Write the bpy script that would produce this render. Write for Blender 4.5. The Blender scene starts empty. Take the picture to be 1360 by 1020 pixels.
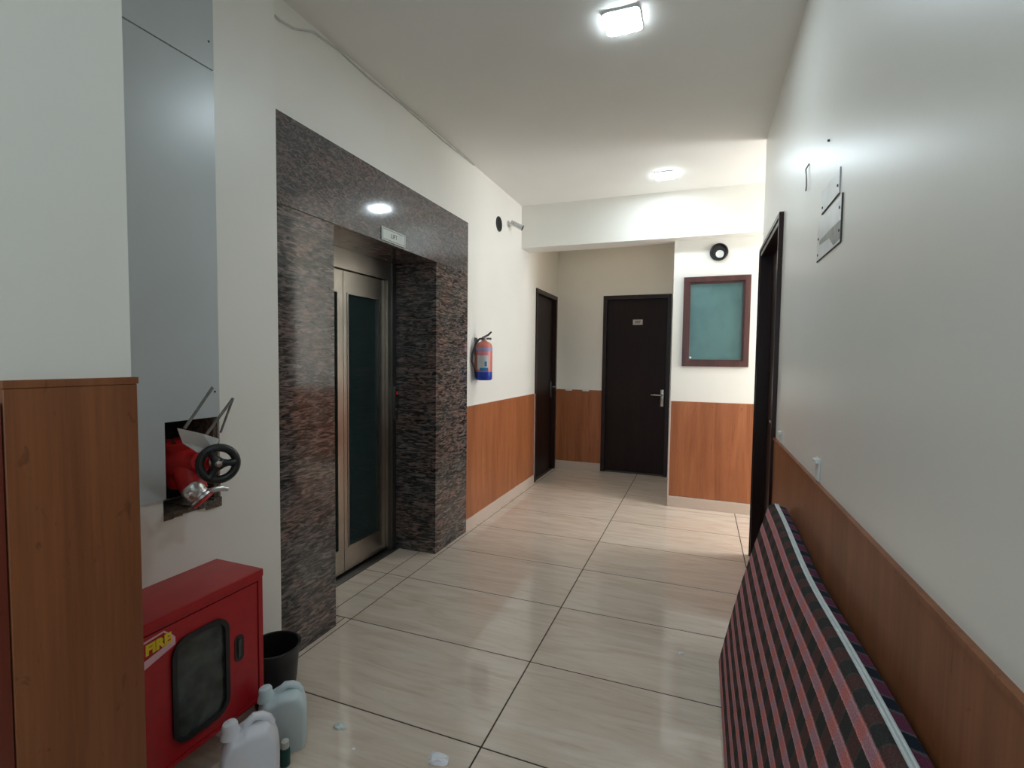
import bpy, bmesh, math, random
from mathutils import Vector, Matrix
random.seed(7)
S = bpy.context.scene
COL = S.collection

# ------------------------------------------------------------------ camera, world, light, exposure
cam_data = bpy.data.cameras.new('camera')
cam = bpy.data.objects.new('camera', cam_data); COL.objects.link(cam)
R = Vector((0.93447455, 0.35583492, 0.01178277)); U = Vector((-0.0286603, 0.04219624, 0.99869818)); F = Vector((-0.3548745, 0.93359573, -0.04962965))
cam.matrix_world = Matrix(((R.x, U.x, -F.x, 0), (R.y, U.y, -F.y, 0), (R.z, U.z, -F.z, 1.37), (0, 0, 0, 1)))
cam_data.sensor_width = 36; cam_data.lens = 660.7/1360*36; cam_data.clip_start = 0.02
S.camera = cam
w = bpy.data.worlds.new('world'); S.world = w; w.use_nodes = True
w.node_tree.nodes['Background'].inputs[0].default_value = (0.62, 0.74, 0.80, 1)
w.node_tree.nodes['Background'].inputs[1].default_value = 0.5
S.view_settings.view_transform = 'Standard'; S.view_settings.look = 'None'
S.view_settings.gamma = 1; S.view_settings.use_curve_mapping = False
S.view_settings.exposure = 0.10

def area(name, loc, rot, sx, sy, power, col):
    l = bpy.data.lights.new(name, 'AREA'); l.shape = 'RECTANGLE'; l.size = sx; l.size_y = sy
    l.energy = power; l.color = col
    o = bpy.data.objects.new(name, l); COL.objects.link(o); o.location = loc; o.rotation_euler = rot
    return o
# daylight entering by the window at the end of the side passage, and by the window behind the viewer
area('passage_window_daylight', (2.46, 4.37, 1.75), (0, math.radians(90), 0), 1.5, 0.8, 66, (0.97, 0.985, 1.0))
area('rear_window_daylight', (-0.45, -1.95, 1.6), (math.radians(90), 0, 0), 1.3, 1.3, 17, (0.70, 0.88, 1.0))
LAMP_STRENGTH = 104

# ------------------------------------------------------------------ materials
def new_mat(name):
    m = bpy.data.materials.new(name); m.use_nodes = True
    nt = m.node_tree; b = nt.nodes['Principled BSDF']
    return m, nt, b
def N(nt, t, **kw):
    n = nt.nodes.new(t)
    for k, v in kw.items(): setattr(n, k, v)
    return n
def ramp(nt, stops):
    r = N(nt, 'ShaderNodeValToRGB'); e = r.color_ramp.elements
    e[0].position, e[0].color = stops[0][0], (*stops[0][1], 1)
    e[1].position, e[1].color = stops[-1][0], (*stops[-1][1], 1)
    for p, c in stops[1:-1]:
        x = e.new(p); x.color = (*c, 1)
    return r
def coords(nt, scale=(1,1,1), rot=(0,0,0), rand=False, kind='Object'):
    tc = N(nt, 'ShaderNodeTexCoord'); mp = N(nt, 'ShaderNodeMapping')
    mp.inputs['Scale'].default_value = scale; mp.inputs['Rotation'].default_value = rot
    nt.links.new(tc.outputs[kind], mp.inputs[0])
    if rand:
        oi = N(nt, 'ShaderNodeObjectInfo'); mu = N(nt, 'ShaderNodeMath', operation='MULTIPLY'); mu.inputs[1].default_value = 40
        nt.links.new(oi.outputs['Random'], mu.inputs[0]); nt.links.new(mu.outputs[0], mp.inputs['Location'])
    return mp
def noise(nt, vec, scale, detail=4, rough=.5, dist=0):
    n = N(nt, 'ShaderNodeTexNoise'); n.inputs['Scale'].default_value = scale; n.inputs['Detail'].default_value = detail
    n.inputs['Roughness'].default_value = rough; n.inputs['Distortion'].default_value = dist
    nt.links.new(vec.outputs[0], n.inputs['Vector']); return n
def bump(nt, b, src, strength, dist=.01):
    bp = N(nt, 'ShaderNodeBump'); bp.inputs['Strength'].default_value = strength; bp.inputs['Distance'].default_value = dist
    nt.links.new(src, bp.inputs['Height']); nt.links.new(bp.outputs[0], b.inputs['Normal'])
def mix(nt, fac, a, b, mode='MIX'):
    m = N(nt, 'ShaderNodeMix', data_type='RGBA', blend_type=mode)
    for i, v in ((0, fac), (6, a), (7, b)):
        if hasattr(v, 'default_value'): nt.links.new(v, m.inputs[i])
        elif i == 0: m.inputs[0].default_value = v
        else: m.inputs[i].default_value = (*v, 1)
    return m.outputs[2]
def plain(name, col, rough=.5, metal=0, var=.06, scale=14, spec=.5, bmp=0, coat=0, trans=0):
    m, nt, b = new_mat(name); mp = coords(nt); n = noise(nt, mp, scale, 5)
    r = ramp(nt, [(.3, tuple(c*(1-var) for c in col)), (.7, tuple(min(1, c*(1+var)) for c in col))])
    nt.links.new(n.outputs[0], r.inputs[0]); nt.links.new(r.outputs[0], b.inputs['Base Color'])
    b.inputs['Roughness'].default_value = rough; b.inputs['Metallic'].default_value = metal
    b.inputs['Specular IOR Level'].default_value = spec; b.inputs['Coat Weight'].default_value = coat
    b.inputs['Transmission Weight'].default_value = trans
    if bmp: bump(nt, b, n.outputs[0], bmp)
    return m
def paint_mat(name, col, rough, spec=.5):
    m, nt, b = new_mat(name)
    mp = coords(nt); n = noise(nt, mp, 2.2, 4); f = noise(nt, mp, 60, 3)
    r = ramp(nt, [(.3, tuple(c*.965 for c in col)), (.7, col)])
    nt.links.new(n.outputs[0], r.inputs[0]); nt.links.new(r.outputs[0], b.inputs['Base Color'])
    b.inputs['Roughness'].default_value = rough; b.inputs['Specular IOR Level'].default_value = spec
    bump(nt, b, f.outputs[0], .05, .004)
    return m
def wood_mat(name, dark, mid, light, rough=.4, spec=.5):
    m, nt, b = new_mat(name); b.inputs['Specular IOR Level'].default_value = spec
    mp = coords(nt, (9, 9, .7)); n = noise(nt, mp, 1.3, 6, .6, .8)
    mp2 = coords(nt, (70, 70, 2.0)); n2 = noise(nt, mp2, 1.5, 3, .6, .3)
    r = ramp(nt, [(.25, dark), (.5, mid), (.75, light)]); nt.links.new(n.outputs[0], r.inputs[0])
    r2 = ramp(nt, [(.3, (.72, .72, .72)), (.62, (1, 1, 1))]); nt.links.new(n2.outputs[0], r2.inputs[0])
    c = mix(nt, .55, r.outputs[0], r2.outputs[0], 'MULTIPLY')
    mp3 = coords(nt, (30, 30, 12)); n3 = noise(nt, mp3, 1.0, 2, .5, 1.5)       # small knots and flecks
    r3 = ramp(nt, [(.25, (.45, .4, .38)), (.33, (1, 1, 1))]); nt.links.new(n3.outputs[0], r3.inputs[0])
    c = mix(nt, .6, c, r3.outputs[0], 'MULTIPLY')
    nt.links.new(c, b.inputs['Base Color']); b.inputs['Roughness'].default_value = rough
    return m
def granite_mat(name, mapping, light, grey=False):
    m, nt, b = new_mat(name)
    mp = coords(nt, mapping)
    big = noise(nt, coords(nt, (2.2, 2.2, 3.0)), 1.6, 3, .5, .6)
    wv = noise(nt, mp, 1.0, 4, .62, 1.5)
    fine = noise(nt, coords(nt, tuple(v*3 for v in mapping)), 1.0, 3, .6, .8)
    k = light
    base = ramp(nt, [(.38, (.018*k, .016*k, .016*k)), (.46, (.06*k, .048*k, .044*k)), (.53, (.17*k, .115*k, .10*k)), (.66, (.31*k, .19*k, .155*k))])
    alt = ramp(nt, [(.40, (.020*k, .022*k, .022*k)), (.49, (.07*k, .062*k, .058*k)), (.58, (.17*k, .145*k, .135*k)), (.7, (.27*k, .22*k, .20*k))])
    nt.links.new(wv.outputs[0], base.inputs[0]); nt.links.new(wv.outputs[0], alt.inputs[0])
    br = ramp(nt, [(.42, (0, 0, 0)), (.6, (1, 1, 1))]); nt.links.new(big.outputs[0], br.inputs[0])
    c = mix(nt, br.outputs[0], alt.outputs[0], base.outputs[0])
    if grey: c = mix(nt, .42, c, (.15, .145, .15))
    fr = ramp(nt, [(.38, (.55, .55, .56)), (.52, (1, 1, 1))]); nt.links.new(fine.outputs[0], fr.inputs[0])
    c = mix(nt, .6, c, fr.outputs[0], 'MULTIPLY')
    nt.links.new(c, b.inputs['Base Color']); b.inputs['Roughness'].default_value = .09
    b.inputs['Specular IOR Level'].default_value = .5
    return m
def tile_mat(name):
    m, nt, b = new_mat(name)
    mp = coords(nt, (1.6, 9, 1), rand=True); n = noise(nt, mp, 1.4, 6, .6, 1.2)
    mp2 = coords(nt, (3, 34, 1), rand=True); n2 = noise(nt, mp2, 1.2, 4, .6, .8)
    r = ramp(nt, [(.3, (.59, .475, .38)), (.5, (.66, .55, .45)), (.7, (.71, .615, .525))]); nt.links.new(n.outputs[0], r.inputs[0])
    r2 = ramp(nt, [(.3, (.86, .82, .79)), (.48, (1, 1, 1))]); nt.links.new(n2.outputs[0], r2.inputs[0])
    c = mix(nt, .7, r.outputs[0], r2.outputs[0], 'MULTIPLY')
    nt.links.new(c, b.inputs['Base Color']); b.inputs['Roughness'].default_value = .085
    b.inputs['Specular IOR Level'].default_value = .55
    return m
def plaid_mat(name):
    # UV: u along the mattress in metres, v around its section in metres (front face 0..0.78, top after it)
    m, nt, b = new_mat(name)
    uv = N(nt, 'ShaderNodeUVMap'); sep = N(nt, 'ShaderNodeSeparateXYZ')
    wob = N(nt, 'ShaderNodeTexNoise'); wob.inputs['Scale'].default_value = 260; wob.inputs['Detail'].default_value = 1
    nt.links.new(uv.outputs[0], wob.inputs['Vector'])
    ad = N(nt, 'ShaderNodeMix', data_type='VECTOR'); ad.inputs[0].default_value = .006
    nt.links.new(uv.outputs[0], ad.inputs[4]); nt.links.new(wob.outputs[1], ad.inputs[5]); nt.links.new(ad.outputs[1], sep.inputs[0])
    def frac(out, period, off=0.0):
        a = N(nt, 'ShaderNodeMath', operation='DIVIDE'); a.inputs[1].default_value = period; nt.links.new(out, a.inputs[0])
        o = N(nt, 'ShaderNodeMath', operation='ADD'); o.inputs[1].default_value = off; nt.links.new(a.outputs[0], o.inputs[0])
        f = N(nt, 'ShaderNodeMath', operation='FRACT'); nt.links.new(o.outputs[0], f.inputs[0]); return f.outputs[0]
    fv = frac(sep.outputs[1], .070, -.31); fu = frac(sep.outputs[0], .098)
    rw = ramp(nt, [(.0, (0, 0, 0)), (.40, (0, 0, 0)), (.48, (1, 1, 1)), (1, (1, 1, 1))]); nt.links.new(fv, rw.inputs[0])   # 0 pink stripe, 1 dark stripe
    edge = ramp(nt, [(0, (.42, .30, .23)), (.035, (.42, .30, .23)), (.08, (0, 0, 0)), (.32, (0, 0, 0)), (.36, (.42, .30, .23)), (.41, (.42, .30, .23)), (.45, (0, 0, 0))])
    nt.links.new(fv, edge.inputs[0])
    dk = ramp(nt, [(.0, (.045, .046, .043)), (.46, (.045, .046, .043)), (.5, (.085, .08, .075)), (.54, (.11, .054, .052)), (.94, (.11, .054, .052)), (.98, (.085, .08, .075))]); nt.links.new(fu, dk.inputs[0])
    pk = ramp(nt, [(.0, (.52, .26, .30)), (.42, (.48, .24, .29)), (.58, (.64, .21, .20)), (.9, (.64, .21, .20)), (1, (.52, .26, .30))]); nt.links.new(fu, pk.inputs[0])
    tp = ramp(nt, [(.0, (.016, .026, .042)), (.36, (.016, .026, .042)), (.42, (.14, .15, .16)), (.48, (.16, .045, .085)), (.93, (.15, .04, .09)), (.97, (.14, .15, .16))]); nt.links.new(fu, tp.inputs[0])
    c = mix(nt, rw.outputs[0], pk.outputs[0], dk.outputs[0])
    c = mix(nt, .32, c, edge.outputs[0], 'ADD')
    gt = N(nt, 'ShaderNodeMath', operation='GREATER_THAN'); gt.inputs[1].default_value = .802; nt.links.new(sep.outputs[1], gt.inputs[0])
    c = mix(nt, gt.outputs[0], c, tp.outputs[0])
    wv = N(nt, 'ShaderNodeTexNoise'); wv.inputs['Scale'].default_value = 300; nt.links.new(uv.outputs[0], wv.inputs['Vector'])
    wr = ramp(nt, [(.35, (.55, .55, .55)), (.65, (1.0, 1.0, 1.0))]); nt.links.new(wv.outputs[0], wr.inputs[0])
    c = mix(nt, .8, c, wr.outputs[0], 'MULTIPLY')
    nt.links.new(c, b.inputs['Base Color']); b.inputs['Roughness'].default_value = .92
    b.inputs['Specular IOR Level'].default_value = .15
    bump(nt, b, wv.outputs[0], .3, .002)
    return m
def emit_mat(name, col, strength):
    m, nt, b = new_mat(name); b.inputs['Base Color'].default_value = (*col, 1)
    b.inputs['Emission Color'].default_value = (*col, 1); b.inputs['Emission Strength'].default_value = strength
    return m

CREAM = (.84, .82, .76)
M = dict(
    wall=paint_mat('cream_wall_paint', CREAM, .38, .5),
    wallr=paint_mat('cream_satin_wall_paint', CREAM, .36, .6),
    ceil=paint_mat('ceiling_paint', (.86, .85, .80), .6, .3),
    wood=wood_mat('walnut_laminate', (.25, .078, .027), (.35, .115, .042), (.45, .16, .062)),
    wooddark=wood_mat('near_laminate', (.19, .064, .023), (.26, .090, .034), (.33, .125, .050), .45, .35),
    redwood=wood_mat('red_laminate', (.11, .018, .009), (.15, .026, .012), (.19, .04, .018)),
    doorwood=wood_mat('dark_door_veneer', (.012, .005, .004), (.016, .007, .006), (.021, .010, .008), .45, .2),
    frame=wood_mat('mahogany_frame', (.045, .013, .011), (.075, .022, .018), (.11, .038, .032), .35),
    doorframe=wood_mat('dark_door_frame', (.014, .005, .004), (.022, .008, .007), (.033, .013, .011), .35, .3),
    skirt=paint_mat('skirting_stone', (.60, .48, .40), .3),
    gjamb=granite_mat('granite_streaked', (11, 11, 60), 1.0),
    glint=granite_mat('granite_lintel', (24, 24, 62), 1.15, True),
    tile=tile_mat('glazed_floor_tile'),
    grout=plain('dark_grout', (.06, .042, .03), .9, bmp=.3, scale=60),
    steel=plain('brushed_steel', (.43, .395, .35), .30, 1, .1, 5),
    steeldark=plain('dark_steel', (.20, .20, .20), .38, 1, .1, 5),
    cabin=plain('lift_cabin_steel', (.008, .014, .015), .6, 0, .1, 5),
    alu=plain('aluminium', (.66, .66, .66), .32, 1, .06, 30),
    rod=plain('zinc_rod', (.30, .31, .30), .45, .7, .2, 40),
    chrome=plain('satin_nickel', (.45, .42, .38), .25, 1, .05, 30),
    red=plain('red_enamel', (.40, .008, .014), .36, 0, .1, 30, bmp=.02),
    redtop=plain('lid_red_enamel', (.36, .035, .035), .5, 0, .1, 12),  # duller, rougher red for the lid than the body has
    valve=plain('red_valve_paint', (.52, .012, .012), .42, 0, .2, 40, bmp=.1),
    black=plain('black_rubber', (.012, .012, .013), .45, 0, .2, 40),
    wheel=plain('black_iron', (.010, .012, .014), .33, 0, .2, 60, bmp=.1),
    binp=plain('black_bin_plastic', (.010, .009, .012), .4, 0, .1, 20),
    hollow=plain('dark_hollow', (.012, .017, .014), .9, 0, .4, 20, bmp=.5),  # near-black: the shade inside hollows is put into the colour
    mortar=plain('rough_mortar', (.12, .10, .078), .95, 0, .45, 50, bmp=1),
    panel=plain('grey_service_panel', (.50, .545, .555), .30, 0, .03, 3, .7),
    jug=plain('milky_plastic', (.72, .72, .76), .45, 0, .03, 8, .4),
    jugcool=plain('milky_bluish_plastic', (.60, .70, .72), .45, 0, .03, 8, .4),
    green=plain('green_plastic', (.01, .075, .065), .4),
    white=plain('white_plastic', (.72, .73, .72), .4),
    paper=plain('white_paper', (.85, .85, .88), .8),
    plate=plain('acrylic_plate', (.62, .65, .66), .28, 0, .12, 9, .5),
    ink=plain('dark_ink', (.05, .05, .05), .6),
    signw=plain('sign_face', (.58, .62, .58), .35),
    tag=plain('number_plate', (.55, .50, .50), .35),
    yellow=plain('yellow_print', (.80, .60, .02), .5),
    pinkw=plain('pinkish_white_print', (.75, .45, .50), .5),
    exred=plain('extinguisher_red', (.62, .17, .13), .35),
    exblue=plain('extinguisher_blue', (.012, .045, .36), .35),
    label=plain('label_grey', (.55, .55, .52), .5),
    lblue=plain('label_blue', (.02, .18, .42), .5),
    lpink=plain('label_pink', (.70, .22, .25), .5),
    lviolet=plain('label_violet', (.33, .30, .48), .5),
    piping=plain('pale_piping', (.66, .72, .72), .8, 0, .08, 60),
    plaid=plaid_mat('plaid_ticking'),
    leddim=emit_mat('rear_lamp_diffuser', (.74, .92, 1.0), LAMP_STRENGTH*.4),
    ledwarm=emit_mat('alcove_lamp_diffuser', (1.0, .80, .56), LAMP_STRENGTH*.24),
    led=emit_mat('lamp_diffuser', (.78, .92, 1.0), LAMP_STRENGTH),
    ledred=emit_mat('red_display', (1, .02, .02), .35),
)
def glass(name, col, rough, alpha):
    m, nt, b = new_mat(name)
    b.inputs['Base Color'].default_value = (*col, 1); b.inputs['Roughness'].default_value = rough
    b.inputs['Transmission Weight'].default_value = alpha; b.inputs['IOR'].default_value = 1.45
    return m, nt, b
M['doorglass'], _, _ = glass('dark_lift_glass', (.15, .26, .27), .02, .9)
M['doorglass'].node_tree.nodes['Principled BSDF'].inputs['Specular IOR Level'].default_value = .3
M['frost'], nt_, b_ = glass('frosted_teal_glass', (.12, .25, .255), .32, .25)
_n = noise(nt_, coords(nt_, (1, 1, 1)), 90, 3); bump(nt_, b_, _n.outputs[0], .25, .004)
_n2 = noise(nt_, coords(nt_, (1, 1, .8)), 4, 3); _r = ramp(nt_, [(.35, (.075, .165, .17)), (.65, (.125, .25, .25))])
nt_.links.new(_n2.outputs[0], _r.inputs[0]); nt_.links.new(_r.outputs[0], b_.inputs['Base Color'])
M['boxglass'] = plain('dusty_box_glass', (.045, .055, .05), .22, 0, .55, 18)

# ------------------------------------------------------------------ mesh helpers
def finish(name, bm, m, parent=None, smooth=False, mats=None):
    me = bpy.data.meshes.new(name)
    bmesh.ops.recalc_face_normals(bm, faces=bm.faces[:])
    if smooth:
        for f in bm.faces: f.smooth = True
    bm.to_mesh(me); bm.free()
    for q in (mats or [m]): me.materials.append(M[q])
    if smooth: me.set_sharp_from_angle(angle=math.radians(38))
    o = bpy.data.objects.new(name, me); COL.objects.link(o)
    if parent is not None:
        o.parent = parent; o.matrix_parent_inverse = Matrix.Translation(parent.location).inverted()
    return o
def bx(bm, x0, x1, y0, y1, z0, z1, bev=0, seg=2):
    r = bmesh.ops.create_cube(bm, size=1)
    for v in r['verts']:
        v.co = Vector(((x0+x1)/2+v.co.x*(x1-x0), (y0+y1)/2+v.co.y*(y1-y0), (z0+z1)/2+v.co.z*(z1-z0)))
    if bev:
        es = list({e for v in r['verts'] for e in v.link_edges})
        bmesh.ops.bevel(bm, geom=es, offset=bev, segments=seg, affect='EDGES', profile=.5)
def box(name, m, parent, x0, x1, y0, y1, z0, z1, bev=0, seg=2, smooth=None):
    bm = bmesh.new(); bx(bm, x0, x1, y0, y1, z0, z1, bev, seg)
    return finish(name, bm, m, parent, smooth=bool(bev) if smooth is None else smooth)
def tube(bm, pts, r, n=10, closed=False, cap=True):
    pts = [Vector(p) for p in pts]; rings = []
    rr = r if isinstance(r, (list, tuple)) else [r]*len(pts)
    prev = None
    for i, p in enumerate(pts):
        if closed: t = pts[(i+1) % len(pts)]-pts[i-1]
        else: t = pts[min(i+1, len(pts)-1)]-pts[max(i-1, 0)]
        t.normalize()
        if prev is None:
            a = t.orthogonal().normalized()
        else:
            a = (prev - t*prev.dot(t)).normalized()
        prev = a; b2 = t.cross(a)
        rings.append([bm.verts.new(p+(a*math.cos(2*math.pi*k/n)+b2*math.sin(2*math.pi*k/n))*rr[i]) for k in range(n)])
    m_ = len(rings)
    for i in range(m_ if closed else m_-1):
        A, B = rings[i], rings[(i+1) % m_]
        for k in range(n): bm.faces.new((A[k], A[(k+1) % n], B[(k+1) % n], B[k]))
    if cap and not closed:
        bm.faces.new(rings[0][::-1]); bm.faces.new(rings[-1])
def lathe(bm, prof, o, ax, n=28):
    """prof: (distance along the axis, radius)"""
    o = Vector(o); ax = Vector(ax).normalized(); a = ax.orthogonal().normalized(); b2 = ax.cross(a); rings = []
    for d, r in prof:
        rings.append([bm.verts.new(o+ax*d+(a*math.cos(2*math.pi*k/n)+b2*math.sin(2*math.pi*k/n))*max(r, 1e-4)) for k in range(n)])
    for A, B in zip(rings, rings[1:]):
        for k in range(n): bm.faces.new((A[k], A[(k+1) % n], B[(k+1) % n], B[k]))
    bm.faces.new(rings[0][::-1]); bm.faces.new(rings[-1])
def lathe_obj(name, m, parent, prof, o, ax, n=28):
    bm = bmesh.new(); lathe(bm, prof, o, ax, n); return finish(name, bm, m, parent, True)
def tube_obj(name, m, parent, pts, r, n=10, closed=False):
    bm = bmesh.new(); tube(bm, pts, r, n, closed); return finish(name, bm, m, parent, True)
def prism(bm, poly, axis, lo, hi, bev=0):
    """poly: 2D points in the plane across axis ('x': (y,z), 'y': (x,z), 'z': (x,y))"""
    def P(p, t): return {'x': (t, p[0], p[1]), 'y': (p[0], t, p[1]), 'z': (p[0], p[1], t)}[axis]
    A = [bm.verts.new(P(p, lo)) for p in poly]; B = [bm.verts.new(P(p, hi)) for p in poly]; n = len(poly)
    fs = [bm.faces.new(A[::-1]), bm.faces.new(B)]
    for k in range(n): fs.append(bm.faces.new((A[k], A[(k+1) % n], B[(k+1) % n], B[k])))
    if bev:
        es = list({e for f in fs[:2] for e in f.edges})
        bmesh.ops.bevel(bm, geom=es, offset=bev, segments=3, affect='EDGES', profile=.5)
def rrect(x0, x1, y0, y1, r, n=6):
    out = []
    for cx, cy, a0 in ((x1-r, y1-r, 0), (x0+r, y1-r, 90), (x0+r, y0+r, 180), (x1-r, y0+r, 270)):
        for k in range(n+1):
            a = math.radians(a0+90*k/n); out.append((cx+r*math.cos(a), cy+r*math.sin(a)))
    return out
def ring_prism(bm, outer, inner, axis, lo, hi):
    def P(p, t): return {'x': (t, p[0], p[1]), 'y': (p[0], t, p[1]), 'z': (p[0], p[1], t)}[axis]
    v = [[bm.verts.new(P(p, t)) for p in poly] for poly in (outer, inner) for t in (lo, hi)]
    Ol, Oh, Il, Ih = v; n = len(outer)
    for k in range(n):
        j = (k+1) % n
        bm.faces.new((Ol[k], Ol[j], Oh[j], Oh[k])); bm.faces.new((Il[k], Ih[k], Ih[j], Il[j]))
        bm.faces.new((Oh[k], Oh[j], Ih[j], Ih[k])); bm.faces.new((Ol[k], Il[k], Il[j], Ol[j]))
def slab(bm, axis, a, b, u0, u1, z0, z1, holes=()):
    """upright wall slab between a and b on the axis, u on the other one, rectangular holes cut out"""
    us = sorted({u0, u1, *[h[0] for h in holes], *[h[1] for h in holes]}); zs = sorted({z0, z1, *[h[2] for h in holes], *[h[3] for h in holes]})
    us = [u for u in us if u0 <= u <= u1]; zs = [z for z in zs if z0 <= z <= z1]
    solid = {(i, j): not any(h[0] <= (us[i]+us[i+1])/2 <= h[1] and h[2] <= (zs[j]+zs[j+1])/2 <= h[3] for h in holes)
             for i in range(len(us)-1) for j in range(len(zs)-1)}
    vc = {}
    def V(t, i, j):
        if (t, i, j) not in vc:
            vc[t, i, j] = bm.verts.new((t, us[i], zs[j]) if axis == 'x' else (us[i], t, zs[j]))
        return vc[t, i, j]
    for (i, j), s in solid.items():
        if not s: continue
        for t in (a, b): bm.faces.new((V(t, i, j), V(t, i+1, j), V(t, i+1, j+1), V(t, i, j+1)))
        for di, dj, e in ((-1, 0, ((i, j), (i, j+1))), (1, 0, ((i+1, j), (i+1, j+1))), (0, -1, ((i, j), (i+1, j))), (0, 1, ((i, j+1), (i+1, j+1)))):
            if not solid.get((i+di, j+dj), False):
                bm.faces.new((V(a, *e[0]), V(a, *e[1]), V(b, *e[1]), V(b, *e[0])))
def thing(name, label, cat, loc=(0, 0, 0), group=None, kind=None):
    o = bpy.data.objects.new(name, None); COL.objects.link(o); o.location = loc; o.empty_display_size = .05
    if label: o['label'] = label
    if cat: o['category'] = cat
    if group: o['group'] = group
    if kind: o['kind'] = kind
    return o
def tag(o, label, cat, group=None):
    o['label'] = label; o['category'] = cat
    if group: o['group'] = group
    return o
def struct(o, label):
    o['kind'] = 'structure'; o['label'] = label; o['category'] = o.name.split('_')[0]; return o
def text(name, body, size, m, parent, origin, right, up, depth=.0006, bold=0):
    """printed lettering: origin is the centre, right/up its axes"""
    cu = bpy.data.curves.new(name, 'FONT'); cu.body = body; cu.size = size; cu.align_x = 'CENTER'; cu.align_y = 'CENTER'
    cu.extrude = depth; cu.offset = bold; cu.resolution_u = 3
    o = bpy.data.objects.new(name, cu); COL.objects.link(o)
    bpy.context.view_layer.update()
    me = bpy.data.meshes.new_from_object(o.evaluated_get(bpy.context.evaluated_depsgraph_get()))
    bpy.data.objects.remove(o)
    r = Vector(right).normalized(); u = Vector(up).normalized(); n = r.cross(u)
    mt = Matrix(((r.x, u.x, n.x, origin[0]), (r.y, u.y, n.y, origin[1]), (r.z, u.z, n.z, origin[2]), (0, 0, 0, 1)))
    me.transform(mt); me.materials.clear(); me.materials.append(M[m]); me.name = name
    o = bpy.data.objects.new(name, me); COL.objects.link(o)
    if parent is not None:
        o.parent = parent; o.matrix_parent_inverse = Matrix.Translation(parent.location).inverted()
    return o

# ------------------------------------------------------------------ dimensions
H = 2.89
XW, XG, XN, XP, XR = -1.715, -1.705, -1.655, -1.20, 0.372   # far left wall, granite face, near left wall, pillar, right wall
YB0, YB1, ZB = 4.76, 5.0, 2.478                             # beam
YC, XC, YK = 4.88, -0.263, 6.107                            # projecting wall block, back wall
YR = 3.86                                                   # end of the right wall
YREAR, XE = -2.0, 2.5
ZW, ZS = .995, .093

# ------------------------------------------------------------------ shell
floor = box('floor', 'grout', None, -3.6, XE+.1, YREAR-.1, YK+.2, -.06, -.0008)
struct(floor, 'floor of large beige streaked glazed tiles with dark joints')
tile_cache = {}
def tile(x0, x1, y0, y1, g=.0030):
    x0 += g; x1 -= g; y0 += g; y1 -= g
    k = (round(x1-x0, 3), round(y1-y0, 3))
    if k not in tile_cache:
        bm = bmesh.new(); a, b2 = k[0]/2, k[1]/2
        bx(bm, -a, a, -b2, b2, -.008, 0, .0008, 1)
        o = finish('tile', bm, 'tile'); tile_cache[k] = o.data
    else:
        o = bpy.data.objects.new('tile', tile_cache[k]); COL.objects.link(o)
    o.location = ((x0+x1)/2, (y0+y1)/2, 0); o.parent = floor
T0, TP = 1.548, .537
rows = [T0+TP*k for k in range(-7, 10)]
for y0, y1 in zip(rows, rows[1:]):
    a, b2 = max(y0, YREAR), min(y1, YK+.0)
    if b2-a < .03: continue
    cols = [(-.689, .318)]
    if b2 <= T0+1e-6: cols += [(XN+.0, -.689)] if b2 < 1.6 else [(-1.70, -.689)]
    else: cols += [(-1.68, -.689)]
    if b2 > 1.6: cols += [(-1.83 if 2.0 < (a+b2)/2 < 3.2 else -1.72, -1.68)]
    cols += [(.318, XR)] if b2 < YR else [(.318, 1.325), (1.325, 2.332), (2.332, XE)]
    for x0, x1 in cols: tile(x0, x1, a, b2)
tile(-1.83, -1.72, 2.0, 2.084)
for a, b2 in ((2.0, 2.084), (2.084, 2.621), (2.621, 3.012)): tile(-2.0, -1.83, a, b2)

bm = bmesh.new(); slab(bm, 'x', XW-.16, XW, 1.60, YK+.15, -.01, H, [(1.975, 3.035, -.02, 2.05), (5.235, 6.03, -.02, 2.135)])
wl = struct(finish('wall_left', bm, 'wall'), 'cream wall on the left around the lift and beyond it')
bm = bmesh.new(); slab(bm, 'x', XN-.20, XN, YREAR, 1.60, -.01, H, [(1.112, 1.322, .832, 1.15)])
wn = struct(finish('wall_left_near', bm, 'wall'), 'nearer cream wall on the left behind the red cabinet')
bm = bmesh.new(); slab(bm, 'y', YK, YK+.15, XW-.16, XE, -.01, H, [(-1.12, -.36, -.02, 2.135)])
wb = struct(finish('wall_back', bm, 'wall'), 'cream back wall of the far alcove')
bm = bmesh.new(); slab(bm, 'y', YC, YC+.12, XC, XE, -.01, H, [(-.14, .355, 1.36, 2.105)])
bx(bm, XC, XC+.1, YC+.12, YK, -.01, H)
wc = struct(finish('wall_column', bm, 'wall'), 'cream wall block with the teal window at the far end')
bm = bmesh.new(); slab(bm, 'x', XR, XR+.15, YREAR, YR, -.01, H, [(2.915, 3.835, -.02, 2.125)])
bx(bm, XR+.15, XE, YR-.15, YR, -.01, H)
wr = struct(finish('wall_right', bm, 'wallr'), 'long satin cream wall on the right')
bm = bmesh.new(); slab(bm, 'x', XE, XE+.1, YR-.15, YC+.12, -.01, H, [(3.95, 4.8, 1.0, 2.5)])
struct(finish('wall_passage', bm, 'wall'), 'end wall of the side passage')
bm = bmesh.new(); slab(bm, 'y', YREAR-.1, YREAR, XN-.2, XR+.15, -.01, H, [(-1.1, .2, .95, 2.25)])
struct(finish('wall_rear', bm, 'wall'), 'wall behind the viewer')
struct(box('ceiling', 'ceil', None, XN-.25, XE+.1, YREAR-.1, YK+.15, H, H+.1), 'plain off-white ceiling')
bm = bmesh.new()
prism(bm, [(XW, YB0-.03), (XE, YB0+.03), (XE, YB1+.03), (XW, YB1-.03)], 'z', ZB, H)
bm.faces.ensure_lookup_table()
struct(finish('trim_1', bm, 'wall'), 'cream ceiling beam crossing the corridor')
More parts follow.
